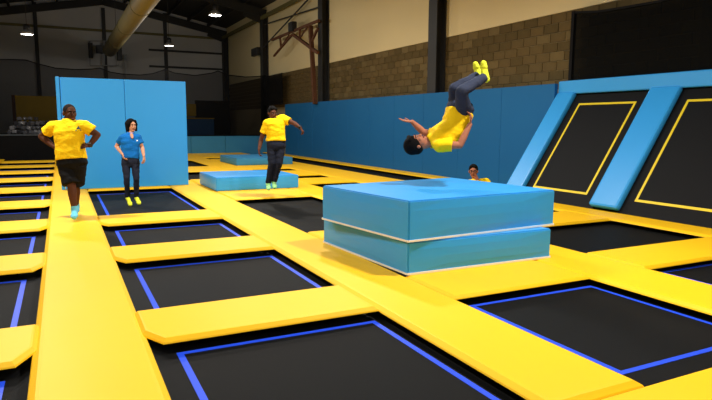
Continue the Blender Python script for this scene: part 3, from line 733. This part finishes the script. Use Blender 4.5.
# woman in blue polo
J = joints(11.38, dict(head=(131.6, 125.4), neck=(130.8, 132.8), vn=(132.4, 137.8, -.112), shl=(123.2, 137.4, -.05), shr=(137.4, 137.4, .05), ell=(116.6, 146.2, .05), elr=(142.2, 147.5, .08), wrl=(122.4, 154, -.12), wrr=(143.8, 156, -.05),
    hipl=(126, 162, -.02), hipr=(135, 162, .02), mid=(130.6, 149), hem=(130.4, 158.6), knl=(126.6, 178.5, -.10), knr=(136.3, 178.5, -.06), anl=(127.6, 197.5, .02), anr=(136.6, 197.5, .06), tol=(130.6, 205, -.10), tor=(139.3, 203.6, -.06)))
person('woman in blue polo shirt and dark leggings standing on a trampoline', J, vec(.72, -.68, -.08), vec(.04, -.05, 1), SKIN_L, POLO_B, 'slim', DARKT, SOCK_Y, 'bob', (J['tol'].x, J['tol'].y, BZ),
    wid=.95, dep=.92, build=.94, hs=1.04, hand_cfg=dict(l=(vec(.35, -.35, -.8), vec(.75, .3, .3), 1, .5), r=(vec(.1, -.2, -.95), vec(-.8, .1, 0), 1, .45)),
    logo=[('logo', ((136.4, 141.2), (138, 141.2), (138, 140), (136.4, 140)), LOGOW)])
# jumping man
J = joints(11.9, dict(head=(272.6, 113.2), neck=(274.2, 118.8), shl=(267.2, 123.4, -.06), shr=(282, 118.4, .06), ell=(261.3, 139, .0), elr=(294, 123.2, .0), wrl=(259, 149.6, -.1), wrr=(300.6, 128, -.08),
    hipl=(271.8, 146, -.02), hipr=(280.6, 145.4, .02), mid=(275.6, 132), hem=(276, 141.2), knl=(271.8, 163.5, -.06), knr=(279, 163, -.04), anl=(268.2, 183.2, .06), anr=(274.2, 181.6, .08), tol=(268.6, 189, -.04), tor=(274.8, 187.6, -.02)))
person('jumping man in yellow polo shirt and dark trousers with one arm flung out', J, vec(.45, -.86, -.18), vec(.12, -.08, 1), SKIN_M, POLO_Y, 'trousers', DARKT, SOCK_M, 'short', (J['anl'].x, J['anl'].y, J['tol'].z-.05),
    wid=1.12, dep=1.08, build=1.1, hs=1.1, watch='r', hand_cfg=dict(l=(vec(0, -.15, -1), vec(.9, .1, .0), -1, .6), r=(vec(.55, -.2, -.8), vec(-.6, .2, -.6), 1, .7)))
# somersaulting man
J = joints(7.08, dict(head=(416.5, 143.2), neck=(430, 142), shl=(434.5, 136.2, .17), shr=(439, 145.5, -.17), ell=(423.2, 132, .16), elr=(459.8, 145.2, -.20), wrl=(412.2, 121.8, .12), wrr=(470, 124.4, -.20),
    hipl=(456.5, 109, .12), hipr=(463.2, 109.5, -.12), mid=(453.6, 129), hem=(459.6, 111.5), knl=(454.5, 88.5, -.14), knr=(461.5, 91.5, -.38), anl=(478.6, 75.5, -.02), anr=(484.6, 77.5, -.16), tol=(475.4, 64, -.04), tor=(483.4, 63, -.18)))
person('man in yellow polo shirt somersaulting upside down above the stacked blue blocks', J, vec(.12, -.30, .92), vec(-1, -.05, -.06), SKIN_T, POLO_Y, 'trousers', JEAN, SOCK_Y, 'thick', (J['mid'].x, J['mid'].y, J['shr'].z-.15),
    wid=1.05, dep=1.24, build=1.04, hs=1.1, hand_cfg=dict(l=(vec(-1, -.1, .12), vec(-.1, -.2, 1), 1, .12), r=(vec(.15, .1, 1), vec(-1, .1, .1), 1, .5)))
# sitting man with glasses
d0 = 10.8
J = joints(d0, dict(head=(473.4, 171.2), neck=(476, 180.5)))
n0 = J['neck']
def off(r, a, u): return n0 + RH*r + CAMH*a + ZU*u
hipz = BZ+.135 - n0.z
J.update(shl=off(-.14, -.10, -.04), shr=off(.20, .06, -.03), ell=off(-.20, -.28, -.26), elr=off(.30, -.14, -.26), wrl=off(-.10, -.48, hipz+.16), wrr=off(.16, -.46, hipz+.14),
    hipl=off(-.02, .02, hipz), hipr=off(.16, .10, hipz), mid=off(.06, .08, hipz*.5), hem=off(.07, .07, hipz+.06), knl=off(-.26, -.34, hipz+.10), knr=off(.40, -.24, hipz+.10), anl=off(.10, -.50, hipz-.02), anr=off(-.06, -.42, hipz-.02), tol=off(.24, -.52, hipz-.04), tor=off(-.20, -.50, hipz-.04))
r_, H, A, body = person('man with glasses in yellow polo shirt sitting low behind the stacked blue blocks', J, vec(-.25, -.95, -.05), vec(-.05, 0, 1), SKIN_T, POLO_Y, 'trousers', DARKT, SOCK_Y, 'short', (n0.x, n0.y, BZ),
    wid=1.0, dep=1.0, build=.98, hs=1.0, hand_cfg=dict(l=(vec(.3, -.6, -.5), vec(0, .3, -1), 1, .5), r=(vec(-.3, -.6, -.5), vec(0, .3, -1), -1, .5)))
b = bmesh.new()
for s_ in (-1, 1):
    cc = [H(s_*.033+.026*math.cos(q*math.pi/6), .104, .008+.021*math.sin(q*math.pi/6)) for q in range(13)]
    for p, q in zip(cc, cc[1:]): bar(b, p, q, .006)
    bar(b, H(s_*.058, .102, .014), H(s_*.078, -.01, .012), .006)
bar(b, H(-.009, .106, .012), H(.009, .106, .012), .005)
under(obj('glasses', b, LAMPB), r_)
